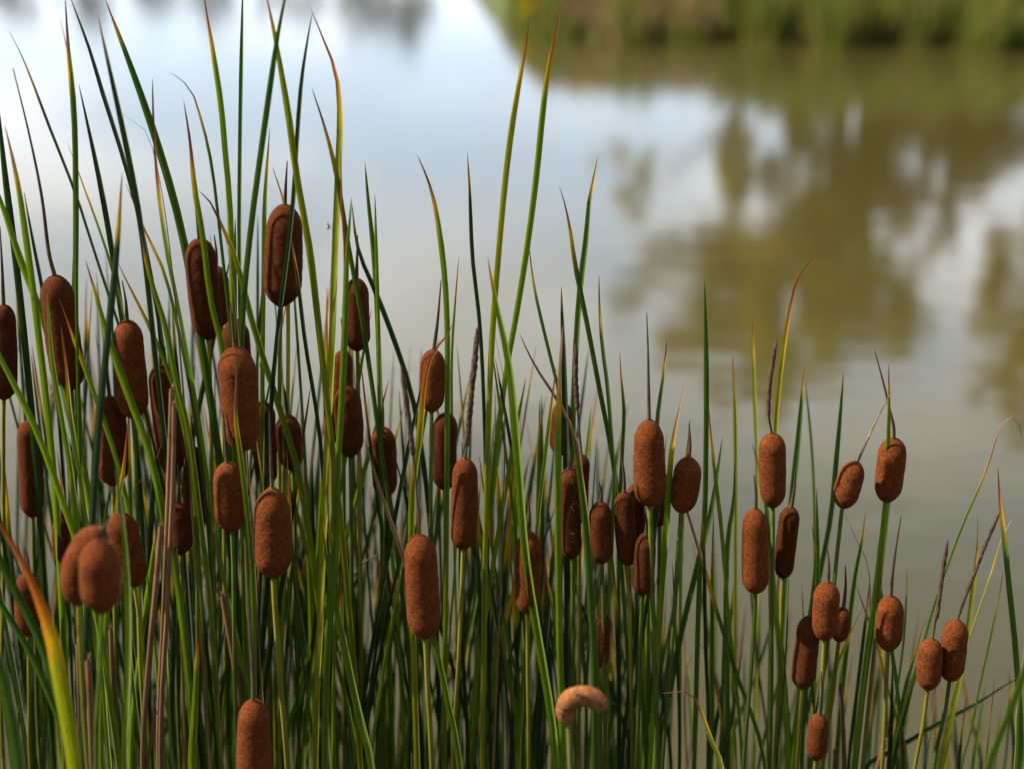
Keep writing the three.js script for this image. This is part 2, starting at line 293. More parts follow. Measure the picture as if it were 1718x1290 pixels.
reeds('dry_bank_reeds', 'tan dry reeds and litter on the middle of the right bank', 2400, () => { const px = rnd() < 0.75 ? rr(940, 1210) : rr(1210, 1718); return { v: onBank(azPx(px), rr(-0.1, 1.5)), h: 0.8 }; }, 0.3, 0.75, [[0.24, 0.14, 0.07], [0.18, 0.11, 0.055], [0.27, 0.17, 0.09]]);

// unseen trees added behind the photographer to keep open sky off the stand
for (const [label, x, z, h] of [['unseen tree added straight behind the camera to block the open sky', 0.6, 5.2, 6], ['unseen tree added behind the camera to the right to block the open sky', 5.0, 3.8, 6.5], ['unseen tree added behind the camera to the left to block the open sky', -3.4, 5.6, 5.5]]) {
  const f = new THREE.Vector3(x, landHeight(x, z) - 0.05, z), t = thing('bank_tree', label, 'tree', f), cl = [];
  for (let i = 0; i < 16; i++) cl.push([new THREE.Vector3(x + rr(-1.9, 1.9), h * rr(0.12, 0.95), z + rr(-1.3, 1.5)), rr(0.7, 1.1), 700]);
  part('trunk', sweep([f, new THREE.Vector3(x + 0.1, h * 0.4, z), new THREE.Vector3(x, h * 0.85, z + 0.1)], (u) => 0.16 * lerp(1.2, 0.3, u), () => [0.13, 0.1, 0.08], 10, 16), woodMat, t);
  for (const [c] of cl) part('limb', sweep([new THREE.Vector3(x, Math.max(0.4, c.y * 0.6), z), new THREE.Vector3(lerp(x, c.x, 0.5), c.y * 0.85, lerp(z, c.z, 0.5)), c], (u) => 0.05 * lerp(1, 0.25, u), () => [0.12, 0.09, 0.07], 6, 8), woodMat, t);
  crown(t, 'crown', cl, 0.16, [0.05, 0.085, 0.018]);
}

// ------------------------------------------------------------------ the cattails
const plants = [];                                                       // where shoots stand, for the leaves that belong to them
const toBase = (p, Z, dx = 0) => new THREE.Vector3(p.x + dx, BED - 0.02, -Z + rr(-0.01, 0.01));
const px3 = (a, Z) => { const o = []; for (let i = 0; i < a.length; i += 2) o.push(at(a[i], a[i + 1], Z)); return o; };
const RUST = [0.142, 0.042, 0.0105];
function headGeo(pts, w, tone = [1, 1, 1], fine = 1) {
  const curve = new THREE.CatmullRomCurve3(pts, false, 'centripetal'), L = curve.getLength(), R = w / 2, e = Math.min(0.42, R * 1.35 / L), s = rr(0, 50), tipTop = rr(0.48, 0.68), tipLow = rr(0.48, 0.82), slim = rr(-0.1, 0.18);
  return sweep(curve, (t, a) => {
    const end = t < e ? t / e : t > 1 - e ? (1 - t) / e : 1;
    const cap = Math.pow(Math.max(0, 1 - (1 - end) * (1 - end)), t < 0.5 ? tipLow : tipTop);
    const x = Math.cos(a), y = Math.sin(a);
    const lump = 1 + cap * (0.055 * (noise(x * 1.1 + s, y * 1.1 + 9, t * 4.5) - 0.5) + 0.03 * (noise(x * 4 + s, y * 4, t * 16) - 0.5) + 0.026 * (noise(x * 13 + s, y * 13, t * 60) - 0.5) * cap * cap);
    return R * cap * lump * (1 + slim * (0.5 - t)) * (0.96 + 0.07 * Math.sin(t * 3.14));
  }, (t, a) => {
    const n = fbm(Math.cos(a) * 1.6 + s, Math.sin(a) * 1.6, t * 7, 3), k = 0.86 + 0.28 * n, worn = smooth(0.62, 0.78, noise(Math.cos(a) * 3 + s, Math.sin(a) * 3 + 4, t * 12)) * 0.12;
    return [RUST[0] * k * tone[0] * (1 + worn * 0.6), RUST[1] * k * tone[1] * (1 + worn), RUST[2] * k * tone[2] * (1 + worn * 1.4)];
  }, 40, Math.round(56 * fine));
}
function stemColour(k) { const s = rr(0, 40); return (t, a) => { const c = mix3([0.22, 0.20, 0.025], k, smooth(0.2, 0.9, t)); const n = 0.85 + 0.3 * noise(t * 30, s); return [c[0] * n, c[1] * n, c[2] * n]; }; }
// o: { dz, stem: x at the picture's bottom, bend, spike: [pixels going up], rough: radius in pixels of a coarse male spike, bare }
function cattail(label, tx, ty, bx, by, w, o = {}) {
  const Z = focusZ(clamp((ty + by) / 2, 350, 1180)) + (o.dz ?? 0), mx = (tx + bx) / 2 + (o.bend ?? rr(-2.6, 2.6)), my = (ty + by) / 2;
  const sx = o.stem ?? bx + (bx - tx) * 0.6, foot3 = at(sx, 1290, Z), b = toBase(foot3, Z), t = thing('cattail', label, 'cattail', b, o.group);
  const u = pxSize(my, Z), H = px3([bx, by, mx, my, tx, ty], Z), k = o.lit ? [1.22, 1.16, 1.05] : [1, 1, 1];
  const v = rr(0.66, 1.0), g = o.lit === undefined ? [v, v * 0.96, v * 0.95] : k;  // lit heads brighter, others darker: sun and shade painted in, plus natural variation
  const path = [b, by < 1290 ? at(lerp(sx, bx, 0.15), 1290, Z) : b.clone().lerp(H[0], 0.7)]; if (by < 1180) path.push(at(lerp(sx, bx, 0.68), lerp(1290, by, 0.55), Z)); path.push(H[0], H[1], H[2]);
  const sw = (o.stemW ?? 8.5) * u / 2;
  part('stem', sweep(path, (q) => sw * lerp(1.25, 0.8, q), stemColour(rnd() < 0.6 ? [0.24, 0.22, 0.022] : [0.10, 0.15, 0.02]), 8, 30), stemMat, t);
  part('seed_head', headGeo(H, w * u, g), headMat, t);
  const up = o.spike ?? [tx + (tx - bx) * 0.25 + rr(-4, 4), ty - rr(30, 70)];
  const S = [at(tx + (bx - tx) * 0.04, ty + 6, Z), ...px3(up, Z - 0.004)];
  if (S.length === 2) S.splice(1, 0, S[0].clone().lerp(S[1], 0.5).add(new THREE.Vector3(0.001, 0, 0)));
  const r = (o.rough ?? 0) * u, s0 = rr(0, 60);
  const thin = Math.max(r ? 2.0 * u : (o.thin ?? 2.9) * u, 0.0005);
  const brown = o.pale ? [0.5, 0.38, 0.22] : [0.12, 0.07, 0.045], low = o.pale ? [0.42, 0.33, 0.15] : [0.16, 0.14, 0.05];
  part('spike', sweep(S, (q, a) => r ? (q < (o.from ?? 0.22) ? thin : r * (0.75 + 0.6 * noise(Math.cos(a) * 2 + s0, Math.sin(a) * 2, q * 46)) * Math.min(1, Math.pow((1 - q) * 9, 0.5)) + 1e-5) : thin * lerp(1.3, 0.3, q), (q) => { const n = 0.6 + 0.8 * noise(q * 60, s0); return q < 0.18 ? low : [brown[0] * n, brown[1] * n, brown[2] * n]; }, r ? 10 : 6, r ? 90 : 20), barkMat, t);
  plants.push({ t, b, x: foot3.x, z: Z, n: 0, most: 5, name: o.short });
  return t;
}

// left edge and left middle
cattail('dark cattail head cut by the left edge of the picture', 6, 510, 6, 672, 40, { short: 'head at the left edge', dz: 0.01, spike: [4, 460, 0, 380] });
cattail('long dark cattail head leaning right, orange tipped blade before it, long thin spike above', 92, 460, 120, 656, 56, { short: 'long dark leaning head', dz: -0.01, stem: 150, spike: [83, 430, 70, 330, 50, 230, 22, 115] });
cattail('shaded narrow cattail head low behind leaning blades near the left edge', 48, 704, 55, 869, 40, { dz: 0.06, stem: 70 });
cattail('upright cinnamon cattail head in full sun, left part of the stand', 213, 536, 225, 703, 51, { short: 'upright sunny cinnamon head', lit: 1, stem: 248, spike: [211, 505, 205, 470] });
cattail('dark cattail head under the sunny upright one, half behind a pale blade', 184, 664, 190, 816, 52, { dz: 0.03, stem: 200, spike: [180, 630, 181, 590] });
cattail('tall dark cattail head at the upper left, in front of a twin', 334, 399, 350, 571, 52, { short: 'tall dark upper left head', dz: 0.01, stem: 372, spike: [331, 370, 326, 330] });
cattail('cattail head mostly hidden behind the right side of the tall dark one', 362, 446, 372, 548, 40, { dz: 0.06, stem: 385 });
cattail('largest upper cattail head, crossed by a dark slanting blade, beneath a yellow folded leaf', 478, 341, 471, 516, 62, { short: 'largest upper head', dz: 0.0, stem: 462, spike: [480, 300, 482, 270] });
cattail('slim cattail head right of the broad bright blade, upper middle', 598, 466, 600, 590, 43, { short: 'slim head in upper middle', dz: 0.01, stem: 612, spike: [599, 435, 600, 395] });
cattail('small dark cattail head peeking out below the slim one', 576, 587, 576, 690, 34, { dz: 0.07, stem: 580 });
cattail('dark cattail head tight against the right side of the broad bright blade', 580, 645, 588, 768, 46, { dz: 0.035, stem: 596 });
cattail('cattail head almost hidden behind the left edge of the broad bright blade', 554, 632, 557, 745, 30, { dz: 0.1, stem: 562 });
cattail('dark cattail head among blades below the slim head, right of the broad bright blade', 641, 716, 646, 835, 42, { dz: 0.08, stem: 650 });
cattail('big sunlit cattail head with an orange tipped blade lying over its middle', 394, 581, 409, 757, 62, { short: 'big sunlit head at left', dz: -0.02, lit: 1, stem: 430, spike: [390, 545, 386, 505] });
cattail('cattail head whose top shows just above the big sunlit one', 394, 534, 401, 640, 46, { dz: 0.05, stem: 420 });
cattail('shaded cattail head behind the lower right of the big sunlit one', 441, 672, 449, 815, 40, { dz: 0.06, stem: 458 });
cattail('short sunny cattail head directly below the big sunlit one', 381, 775, 390, 892, 52, { dz: -0.005, lit: 1, stem: 400, spike: [378, 740, 374, 690] });
cattail('plump russet cattail head on a yellow stem, left of centre, half way down', 457, 817, 459, 971, 61, { short: 'plump russet head', dz: -0.03, lit: 1, stem: 487, stemW: 12, spike: [455, 780, 452, 690] });
cattail('dark cattail head behind crossing blades, right of the sunny upright one', 268, 609, 290, 797, 46, { dz: 0.05, stem: 305 });
cattail('dark narrow cattail head behind bright leaning blades, left of the short sunny one', 324, 748, 330, 893, 34, { dz: 0.06, stem: 336 });
cattail('short cattail head behind the pair of dead tan stalks', 297, 841, 304, 931, 40, { dz: 0.03, stem: 312 });
cattail('dark tilted cattail head between the plump russet one and the broad bright blade', 481, 695, 492, 790, 42, { dz: 0.04, stem: 505 });
cattail('blurred foreground cattail head, curved, the rear one of the close pair at lower left', 170, 885, 131, 1016, 56, { dz: -0.17, bend: -17, stem: 150, lit: 1, spike: [182, 872] });
cattail('blurred foreground cattail head, the front one of the close pair at lower left', 164, 904, 171, 1031, 66, { short: 'blurred close pair of heads', dz: -0.20, lit: 1, stem: 158, spike: [160, 890] });
cattail('cattail head leaning right just behind the close pair at lower left', 199, 858, 229, 984, 50, { dz: -0.04, stem: 250 });
cattail('small dark cattail head peeking out left of the close pair', 102, 866, 104, 946, 30, { dz: 0.03, stem: 110 });
cattail('very dark low cattail head in deep shade near the left edge', 46, 960, 48, 1066, 40, { dz: 0.05, stem: 52 });
cattail('cattail head standing at the bottom edge, cut off by the frame', 425, 1174, 426, 1345, 55, { short: 'head at the bottom edge', dz: -0.08, lit: 1, stem: 427, spike: [424, 1130, 420, 1060, 416, 980, 410, 900] });
cattail('tiny cattail head far back between blades right of the plump russet one', 526, 906, 525, 981, 24, { dz: 0.14, stem: 530 });
// centre
cattail('cattail head with a yellow and orange dry leaf curling across its left side', 727, 586, 724, 693, 42, { short: 'head with the yellow curled leaf', dz: -0.005, stem: 716, lit: 1, spike: [734, 540, 740, 470] });
cattail('shaded cattail head just below the one with the yellow curled leaf', 749, 692, 747, 824, 41, { dz: 0.04, stem: 745 });
cattail('tapered cattail head under a long dark rough spike, centre of the picture', 780, 768, 777, 921, 44, { short: 'tapered head under rough spike', dz: -0.01, stem: 757, spike: [783, 750, 787, 700, 793, 640, 798, 590, 801, 548], rough: 4.6, from: 0.14 });
cattail('large russet cattail head crossed by a half dry slanting blade, lower centre', 704, 896, 714, 1073, 55, { short: 'large russet head in lower centre', dz: -0.045, lit: 1, stem: 727, stemW: 10, spike: [701, 850, 695, 780, 688, 720, 680, 660, 673, 610], rough: 4.2, from: 0.5 });
cattail('reddish cattail head behind blades, upper one of the right centre tangle', 943, 674, 939, 765, 38, { dz: 0.05, stem: 944 });
cattail('slim cattail head in the right centre tangle, behind a rough dark spike', 976, 762, 972, 880, 30, { dz: 0.04, stem: 970, spike: [970, 700, 966, 640, 966, 575], rough: 4, from: 0.45 });
const mottled = cattail('mottled cattail head in the right centre tangle with pale dry leaf wrapped on it', 955, 785, 960, 938, 36, { dz: 0.02, stem: 964 });
cattail('cattail head behind broad green blades, low and left of the right centre tangle', 887, 891, 885, 1030, 42, { short: 'head behind broad central blades', dz: 0.005, stem: 888, lit: 1 });
cattail('dark cattail head right of the broad blades in the right centre tangle', 1008, 841, 1011, 946, 38, { short: 'dark right centre head', dz: 0.02, stem: 1016 });
cattail('stout cattail head with a thin upright spike, tallest right of centre', 1089, 703, 1091, 851, 52, { short: 'stout head right of centre', dz: -0.01, lit: 1, stem: 1105, stemW: 11, spike: [1088, 640, 1087, 580, 1085, 525], thin: 2.6 });
cattail('small cattail head showing under the stout one', 1109, 790, 1107, 882, 34, { dz: 0.05, stem: 1098 });
cattail('egg shaped cattail head tilted right beside the stout one', 1156, 766, 1142, 861, 46, { short: 'egg shaped tilted head', dz: 0.0, lit: 1, stem: 1105 });
cattail('dark cattail head left below the stout one, front of three crowded together', 1047, 825, 1055, 950, 34, { dz: 0.02, stem: 1062 });
cattail('cattail head behind, middle of three crowded below the stout one', 1066, 811, 1068, 905, 32, { dz: 0.06, stem: 1070 });
cattail('cattail head lowest of three crowded below the stout one', 1084, 894, 1077, 999, 36, { dz: 0.02, stem: 1066 });
cattail('small shaded cattail head low behind the front broad blade, right centre', 1013, 1028, 1008, 1119, 26, { dz: 0.05, stem: 1006 });
// right
cattail('upright cattail head on the right under a dark ragged spike', 1296, 726, 1297, 853, 44, { short: 'upright head under the ragged spike', dz: -0.01, lit: 1, stem: 1290, spike: [1290, 700, 1290, 660, 1296, 610, 1303, 570], rough: 3.4, from: 0.25 });
cattail('cattail head below the right upright one, left of two side by side', 1267, 852, 1268, 995, 44, { short: 'left paired head at right', dz: -0.01, stem: 1243, lit: 1 });
cattail('cattail head behind thin blades, right of two side by side under the upright one', 1327, 849, 1313, 970, 34, { dz: 0.03, stem: 1300 });
cattail('short bright cattail head tilted right with a straight cream spike', 1438, 773, 1413, 853, 42, { short: 'tilted head with cream spike', dz: -0.005, lit: 1, stem: 1350, spike: [1452, 745, 1478, 690, 1500, 650], pale: 1, thin: 2 });
cattail('cattail head high on the far right with a bent dark spike, two blades before it', 1500, 734, 1486, 844, 46, { short: 'far right head with bent spike', dz: 0.0, lit: 1, stem: 1440, spike: [1499, 715, 1493, 690, 1484, 650, 1468, 590], thin: 2.6 });
cattail('cattail head in front of two others, lower right', 1389, 976, 1383, 1074, 43, { short: 'front head at lower right', dz: -0.01, lit: 1, stem: 1367 });
cattail('small cattail head tucked behind the right of the front one, lower right', 1415, 1018, 1407, 1077, 28, { dz: 0.03, stem: 1375 });
cattail('shaded cattail head behind the lower left of the front one, lower right', 1360, 1032, 1346, 1156, 40, { dz: 0.02, stem: 1335 });
cattail('lone rounded cattail head behind two upright blades, lower right', 1494, 999, 1489, 1093, 43, { short: 'lone rounded head at lower right', dz: 0.0, stem: 1478, lit: 1, spike: [1497, 965, 1503, 920, 1512, 865] });
cattail('left and lower of the last two cattail heads at far right, rough spike above', 1564, 1071, 1557, 1159, 40, { dz: -0.005, lit: 1, stem: 1530, spike: [1569, 1045, 1574, 1020, 1580, 970, 1590, 906], rough: 3.2, from: 0.25 });
cattail('right and upper of the last two cattail heads at far right, long slanting rough spike', 1606, 1039, 1594, 1143, 43, { short: 'last head at far right', dz: 0.0, lit: 1, stem: 1560, spike: [1614, 1015, 1632, 970, 1655, 910, 1678, 858], rough: 2.8, from: 0.1 });
cattail('lowest small dark cattail head on the right, near the bottom edge', 1374, 1197, 1369, 1276, 35, { short: 'lowest small dark head at right', dz: 0.0, stem: 1366 });
// the pale head bent over in the foreground
let hooked;
{
  const Z = focusZ(1180) - 0.14, b = toBase(at(958, 1290, Z), Z), t = thing('cattail', 'pale orange withered cattail head bent over into a hook, bottom centre', 'cattail', b), u = pxSize(1180, Z);
  part('stem', sweep([b, at(958, 1290, Z), at(956, 1240, Z), at(954, 1205, Z)], (q) => 5.2 * u * lerp(1.2, 0.9, q), stemColour([0.20, 0.19, 0.04]), 8, 20), stemMat, t);
  part('seed_head', headGeo(px3([953, 1214, 948, 1192, 956, 1174, 973, 1168, 992, 1170, 1005, 1181, 1009, 1194], Z), 33 * u, [2.5, 3.6, 5.6]), headMat, t);
  hooked = t; plants.push({ t, b, x: b.x, z: Z, n: 2, most: 3 });
}

// pale seed fluff bursting from the mottled head, part of it
function fluff(t, x0, y0, x1, y1, Z, n, col) {
  const gs = []; for (let i = 0; i < n; i++) { const q = rnd(), p = at(lerp(x0, x1, q) + rr(-4, 4), lerp(y0, y1, q), Z - rr(0.006, 0.01)), d = new THREE.Vector3(rr(-1, 1), rr(-1.2, 0.5), rr(-0.6, 0.2)).multiplyScalar(0.0045); gs.push(blade([p, p.clone().addScaledVector(d, 0.5), p.clone().add(d)], 0.0012, 0, 'm', col, rr(-1, 1), 1, { allDry: true, taper: 0.8, nl: 4, tone: 0.9 })); }
  part('fluff', mergeGeometries(gs), dryMat, t);
}
fluff(mottled, 958, 795, 962, 925, focusZ(860) + 0.02, 70, 'tan');
fluff(hooked, 942, 1200, 975, 1165, focusZ(1180) - 0.14, 60, 'tan');
fluff(hooked, 975, 1165, 1012, 1180, focusZ(1180) - 0.14, 40, 'tan');
// a small fly on the edge of the long bright blade
{
  const Z = 1.03, b = at(551, 383, Z), t = thing('insect', 'tiny dark fly at the left edge of the long bright sunlit blade', 'insect', b), u = pxSize(383, Z);
  const dark = () => [0.02, 0.018, 0.016];
  part('body', sweep(px3([548, 385, 551, 383, 554, 381], Z), (q) => 1.2 * u * Math.sqrt(Math.max(0, 1 - (2 * q - 1) ** 2)) + 1e-5, dark, 8, 12), stemMat, t);
  for (const [x, y] of [[560, 376], [562, 384], [559, 390]]) part('leg', sweep(px3([551, 383, (551 + x) / 2, (383 + y) / 2 - 3, x, y], Z), () => 0.3 * u, dark, 5, 6), stemMat, t);
  part('wing', blade(px3([553, 382, 551, 378, 550, 373], Z), 3 * u, 0, 'm', 'tan', 0.6, 0.2, { allDry: true, taper: 0.4, nl: 6, tone: 0.4 }), dryMat, t);
}

// ------------------------------------------------------------------ leaves: traced blades first, then the crowd of the stand
const told = {};
function describe(x, Z) {                                                // which head the shoot stands beside, and how
  const near = plants.filter((p) => p.name).sort((p, q) => Math.abs(p.x - x) + 0.6 * Math.abs(p.z - Z) - Math.abs(q.x - x) - 0.6 * Math.abs(q.z - Z)).slice(0, 5);
  for (const l of near) { const r = relation(l, x, Z); if (!told[r]) { told[r] = 1; return r; } }
  return relation(near[0], x, Z);
}
function relation(l, x, Z) {
  const side = Math.abs(l.x - x) < 0.012 ? '' : l.x > x ? 'left of' : 'right of', deep = Z > l.z + 0.05 ? 'behind' : Z < l.z - 0.05 ? 'in front of' : 'beside';
  const where = side ? side + (deep === 'beside' ? '' : deep === 'behind' ? ' and behind' : ' and before') : deep;
  return 'leafy shoot ' + where + ' the ' + l.name;
}
function owner(x, Z, label) {
  let best = null, bd = 0.12;
  if (!label) for (const p of plants) { const d = Math.abs(p.x - x) + Math.abs(p.z - Z) * 0.8; if (p.n < p.most && d < bd) { bd = d; best = p; } }
  if (!best) {
    const b = new THREE.Vector3(x, BED - 0.02, -Z);
    best = { t: thing('leafy_shoot', label || describe(x, Z), 'cattail shoot', b, label ? undefined : 'leafy shoots crowded between the cattail heads'), b, x, z: Z, n: 0, most: label ? 2 : 8 };
    plants.push(best);
  }
  best.n++; return best;
}
// px from tip down to the picture's bottom
function leaf(label, dz, w, dry, dryKind, green, ...px) {
  const n = px.length, Z = 1.075 + dz, bow = rr(-0.05, 0.05), pts = [];
  for (let i = 0; i < n; i += 2) pts.push(at(px[i], px[i + 1], Z + bow * (1 - px[i + 1] / 1290)));
  const low = pts[pts.length - 1], o = owner(low.x, Z, label);
  const base = o.b.clone().add(new THREE.Vector3(rr(-0.012, 0.012), 0, rr(-0.012, 0.012)));
  pts.push(low.clone().lerp(base, 0.55).add(new THREE.Vector3((low.x - pts[pts.length - 2].x) * 0.1, 0, 0)), base);
  const u = pxSize(700, Z), phi = rr(-0.75, 0.75), len = new THREE.CatmullRomCurve3(pts).getLength();
  const visible = Math.hypot(px[n - 2] - px[0], px[n - 1] - px[1]) * u;
  part('leaf', blade(pts.reverse(), 0.73 * w * u / Math.cos(phi * 0.7), dry * 1.2 * u, green, dryKind, phi, rr(-0.9, 0.9), { taper: clamp(clamp(w * 13, 80, 260) * u / len, 0.04, 0.5), tone: rr(0.85, 1.15) }), leafMat, o.t);
}
// upper left
leaf('dark blade with a purple tip, leaning far left at the upper left corner', 0, 11, 48, 'red', 'd', 15, 52, 40, 100, 85, 215, 128, 325, 162, 430, 230, 640, 285, 860, 340, 1290);
leaf('upright blade with a forked brown tip reaching the top edge at upper left', 0.01, 12, 80, 'red', 'm', 109, -8, 114, 75, 124, 190, 127, 330, 127, 560, 140, 860, 165, 1290);
leaf('', 0.0, 6, 40, 'red', 'm', 101, 30, 108, 62, 118, 110, 125, 240, 132, 700, 160, 1290);
leaf('', 0.02, 12, 0, 'red', 'b', 117, -8, 150, 80, 172, 152, 215, 290, 246, 420, 290, 700, 335, 1290);
leaf('', 0.0, 14, 26, 'org', 'd', 164, 25, 190, 140, 214, 250, 236, 370, 262, 600, 290, 860, 330, 1290);
leaf('wide dark blade whose brown tip touches the top edge at upper left', -0.01, 17, 36, 'org', 'm', 176, -2, 215, 100, 252, 205, 290, 330, 313, 430, 345, 620, 385, 900, 420, 1290);
leaf('pale blade with a long red dry end, left above the tall dark head', -0.02, 15, 150, 'red', 'l', 256, 131, 259, 220, 265, 300, 283, 430, 300, 513, 337, 717, 353, 830, 375, 960, 402, 1090, 445, 1290);
leaf('', 0.01, 7, 62, 'red', 'm', 285, 122, 303, 133, 322, 155, 334, 190, 352, 262, 372, 420, 400, 700, 430, 1290);
leaf('', -0.01, 13, 90, 'red', 'l', 308, 168, 318, 230, 327, 320, 341, 400, 353, 500, 374, 590, 400, 760, 420, 1290);
leaf('blade with a yellow orange top running out of the frame at upper left', 0, 13, 60, 'org', 'l', 340, -20, 347, 25, 357, 85, 371, 180, 378, 260, 385, 340, 392, 600, 400, 1290);
leaf('straight green blade running out at the top edge, above the tall dark head', 0.04, 10, 0, 'red', 'm', 408, -40, 405, 120, 403, 250, 402, 430, 410, 800, 430, 1290);
leaf('bright yellow green blade with a red tip crossing a dark one at the top edge', -0.01, 14, 34, 'org', 'y', 444, -18, 455, 30, 470, 110, 485, 200, 497, 290, 516, 400, 545, 640, 580, 960, 605, 1290);
leaf('dark green blade leaning right to the top edge, behind the bright yellow green one', 0.01, 13, 0, 'red', 'm', 486, -40, 466, 60, 450, 170, 436, 270, 424, 360, 408, 520, 398, 800, 395, 1290);
leaf('long bright sunlit blade standing from top to bottom left of centre', -0.03, 17, 120, 'org', 'y', 521, 14, 541, 60, 563, 118, 571, 180, 568, 300, 563, 430, 557, 600, 548, 800, 540, 1000, 530, 1290);
leaf('', -0.035, 15, 0, 'org', 'l', 590, 330, 582, 430, 577, 600, 568, 760, 556, 960, 545, 1290);
leaf('', -0.02, 8, 330, 'org', 'l', 572, 250, 573, 330, 578, 420, 577, 500, 572, 640, 566, 900, 560, 1290);
leaf('', 0.02, 10, 70, 'red', 'm', 523, 147, 545, 215, 563, 285, 582, 400, 608, 540, 640, 760, 675, 1000, 700, 1290);
leaf('', -0.03, 11, 0, 'red', 'd', 524, 20, 507, 130, 499, 230, 493, 330, 482, 430, 466, 560, 450, 760, 430, 1290);
leaf('', 0.01, 11, 42, 'red', 'l', 453, 213, 449, 270, 445, 330, 443, 450, 440, 800, 440, 1290);
leaf('', 0.02, 11, 30, 'org', 'y', 457, 280, 466, 305, 478, 345, 484, 500, 480, 900, 470, 1290);
leaf('', 0.02, 10, 60, 'red', 'm', 503, 292, 511, 350, 521, 410, 534, 520, 562, 800, 600, 1290);
leaf('', 0.05, 11, 10, 'org', 'm', 612, 270, 617, 330, 627, 430, 634, 560, 640, 800, 655, 1290);
leaf('', 0.06, 9, 0, 'red', 'l', 629, 325, 631, 430, 636, 600, 644, 800, 660, 1290);
leaf('', 0.03, 12, 24, 'red', 'd', 590, 340, 602, 420, 635, 500, 672, 600, 695, 680, 720, 860, 740, 1290);
leaf('', 0.0, 10, 40, 'red', 'd', 485, 380, 500, 470, 512, 570, 540, 760, 560, 1290);
leaf('slender blade with a curved red tip, standing alone left of centre', 0.0, 12, 62, 'red', 'l', 700, 260, 711, 285, 725, 325, 741, 420, 749, 520, 750, 700, 748, 950, 745, 1290);
leaf('thin dark blade with a brown tip, above the long rough spike', 0.01, 9, 26, 'red', 'd', 784, 254, 788, 330, 792, 430, 804, 540, 812, 700, 822, 1290);
leaf('', 0.07, 6, 40, 'org', 'l', 770, 430, 764, 500, 758, 600, 762, 900, 770, 1290);
leaf('yellow green blade with a blurred orange tip, left of the two tallest near centre', -0.02, 14, 66, 'org', 'y', 887, 25, 882, 75, 872, 130, 857, 220, 846, 310, 836, 420, 825, 560, 817, 760, 808, 1290);
leaf('blade with a fiery orange tip, right of the two tallest near centre', 0.03, 13, 78, 'org', 'l', 941, 5, 935, 45, 922, 100, 910, 190, 900, 290, 886, 400, 868, 515, 846, 640, 822, 860, 790, 1290);
leaf('broad blade with a small orange tip in front of the centre of the stand', -0.05, 20, 22, 'org', 'l', 818, 430, 834, 513, 854, 610, 868, 760, 882, 930, 902, 1060, 922, 1180, 934, 1290);
leaf('', 0.02, 11, 60, 'red', 'm', 938, 312, 948, 345, 956, 385, 964, 440, 985, 545, 1004, 645, 1026, 760, 1052, 960, 1085, 1290);
leaf('blade with a pale orange tip standing alone right of centre', 0.03, 13, 34, 'org', 'm', 1003, 262, 996, 300, 989, 335, 984, 395, 975, 470, 968, 560, 960, 760, 950, 1290);
leaf('', 0.04, 10, 50, 'red', 'm', 886, 398, 890, 440, 897, 490, 920, 590, 936, 655, 962, 900, 985, 1290);
leaf('', 0.01, 15, 14, 'red', 'd', 942, 480, 943, 520, 946, 600, 950, 760, 952, 960, 952, 1290);
leaf('', 0.01, 10, 50, 'red', 'm', 1005, 462, 1006, 510, 1010, 570, 1020, 650, 1027, 740, 1038, 880, 1062, 1290);
leaf('', 0.02, 9, 40, 'org', 'm', 1040, 592, 1042, 630, 1047, 690, 1044, 760, 1038, 900, 1040, 1290);
leaf('', 0.06, 11, 34, 'red', 'm', 1119, 570, 1114, 625, 1104, 700, 1096, 860, 1085, 1290);
leaf('blade with a cream dry tip leaning right between the stout and the egg shaped head', -0.03, 15, 98, 'crm', 'l', 1153, 632, 1143, 675, 1132, 725, 1126, 770, 1121, 850, 1110, 1000, 1092, 1290);
leaf('tall lone green blade right of the egg shaped head', 0.0, 12, 0, 'red', 'm', 1182, 470, 1184, 560, 1185, 660, 1184, 760, 1182, 860, 1174, 960, 1164, 1290);
leaf('', 0.03, 8, 40, 'red', 'l', 1158, 700, 1154, 745, 1148, 800, 1142, 960, 1140, 1290);
leaf('', -0.01, 10, 50, 'org', 'l', 1189, 685, 1193, 740, 1198, 790, 1208, 870, 1222, 1040, 1245, 1290);
leaf('', 0.02, 13, 0, 'org', 'm', 1212, 735, 1203, 800, 1193, 860, 1168, 960, 1138, 1090, 1108, 1290);
leaf('', 0.0, 12, 0, 'org', 'm', 1233, 770, 1231, 840, 1222, 900, 1218, 1000, 1220, 1140, 1222, 1290);
leaf('short blurred blade with a red and yellow tip against the water, right of centre', 0.12, 9, 34, 'org', 'y', 1229, 595, 1231, 640, 1233, 690, 1234, 800, 1228, 1290);
leaf('thin yellowish blade rising to a blurred point left of the right upright head', 0.12, 8, 40, 'org', 'y', 1262, 530, 1264, 580, 1266, 660, 1270, 760, 1271, 900, 1265, 1290);
leaf('blade with a fiery orange hooked tip above the right upright head', 0.04, 10, 120, 'org', 'y', 1372, 425, 1352, 448, 1336, 474, 1327, 510, 1318, 565, 1310, 625, 1302, 710, 1296, 900, 1288, 1290);
leaf('blade with a small brown tip just right of the right upright head', 0.09, 14, 28, 'org', 'm', 1351, 612, 1347, 650, 1341, 720, 1333, 800, 1322, 900, 1300, 1290);
leaf('', 0.1, 7, 20, 'org', 'l', 1350, 635, 1355, 680, 1362, 760, 1366, 860, 1362, 1290);
leaf('', 0.04, 12, 14, 'org', 'm', 1415, 625, 1410, 690, 1402, 780, 1393, 870, 1370, 990, 1350, 1110, 1325, 1290);
leaf('', -0.02, 12, 40, 'org', 'l', 1491, 612, 1491, 680, 1489, 760, 1485, 840, 1472, 960, 1452, 1110, 1432, 1290);
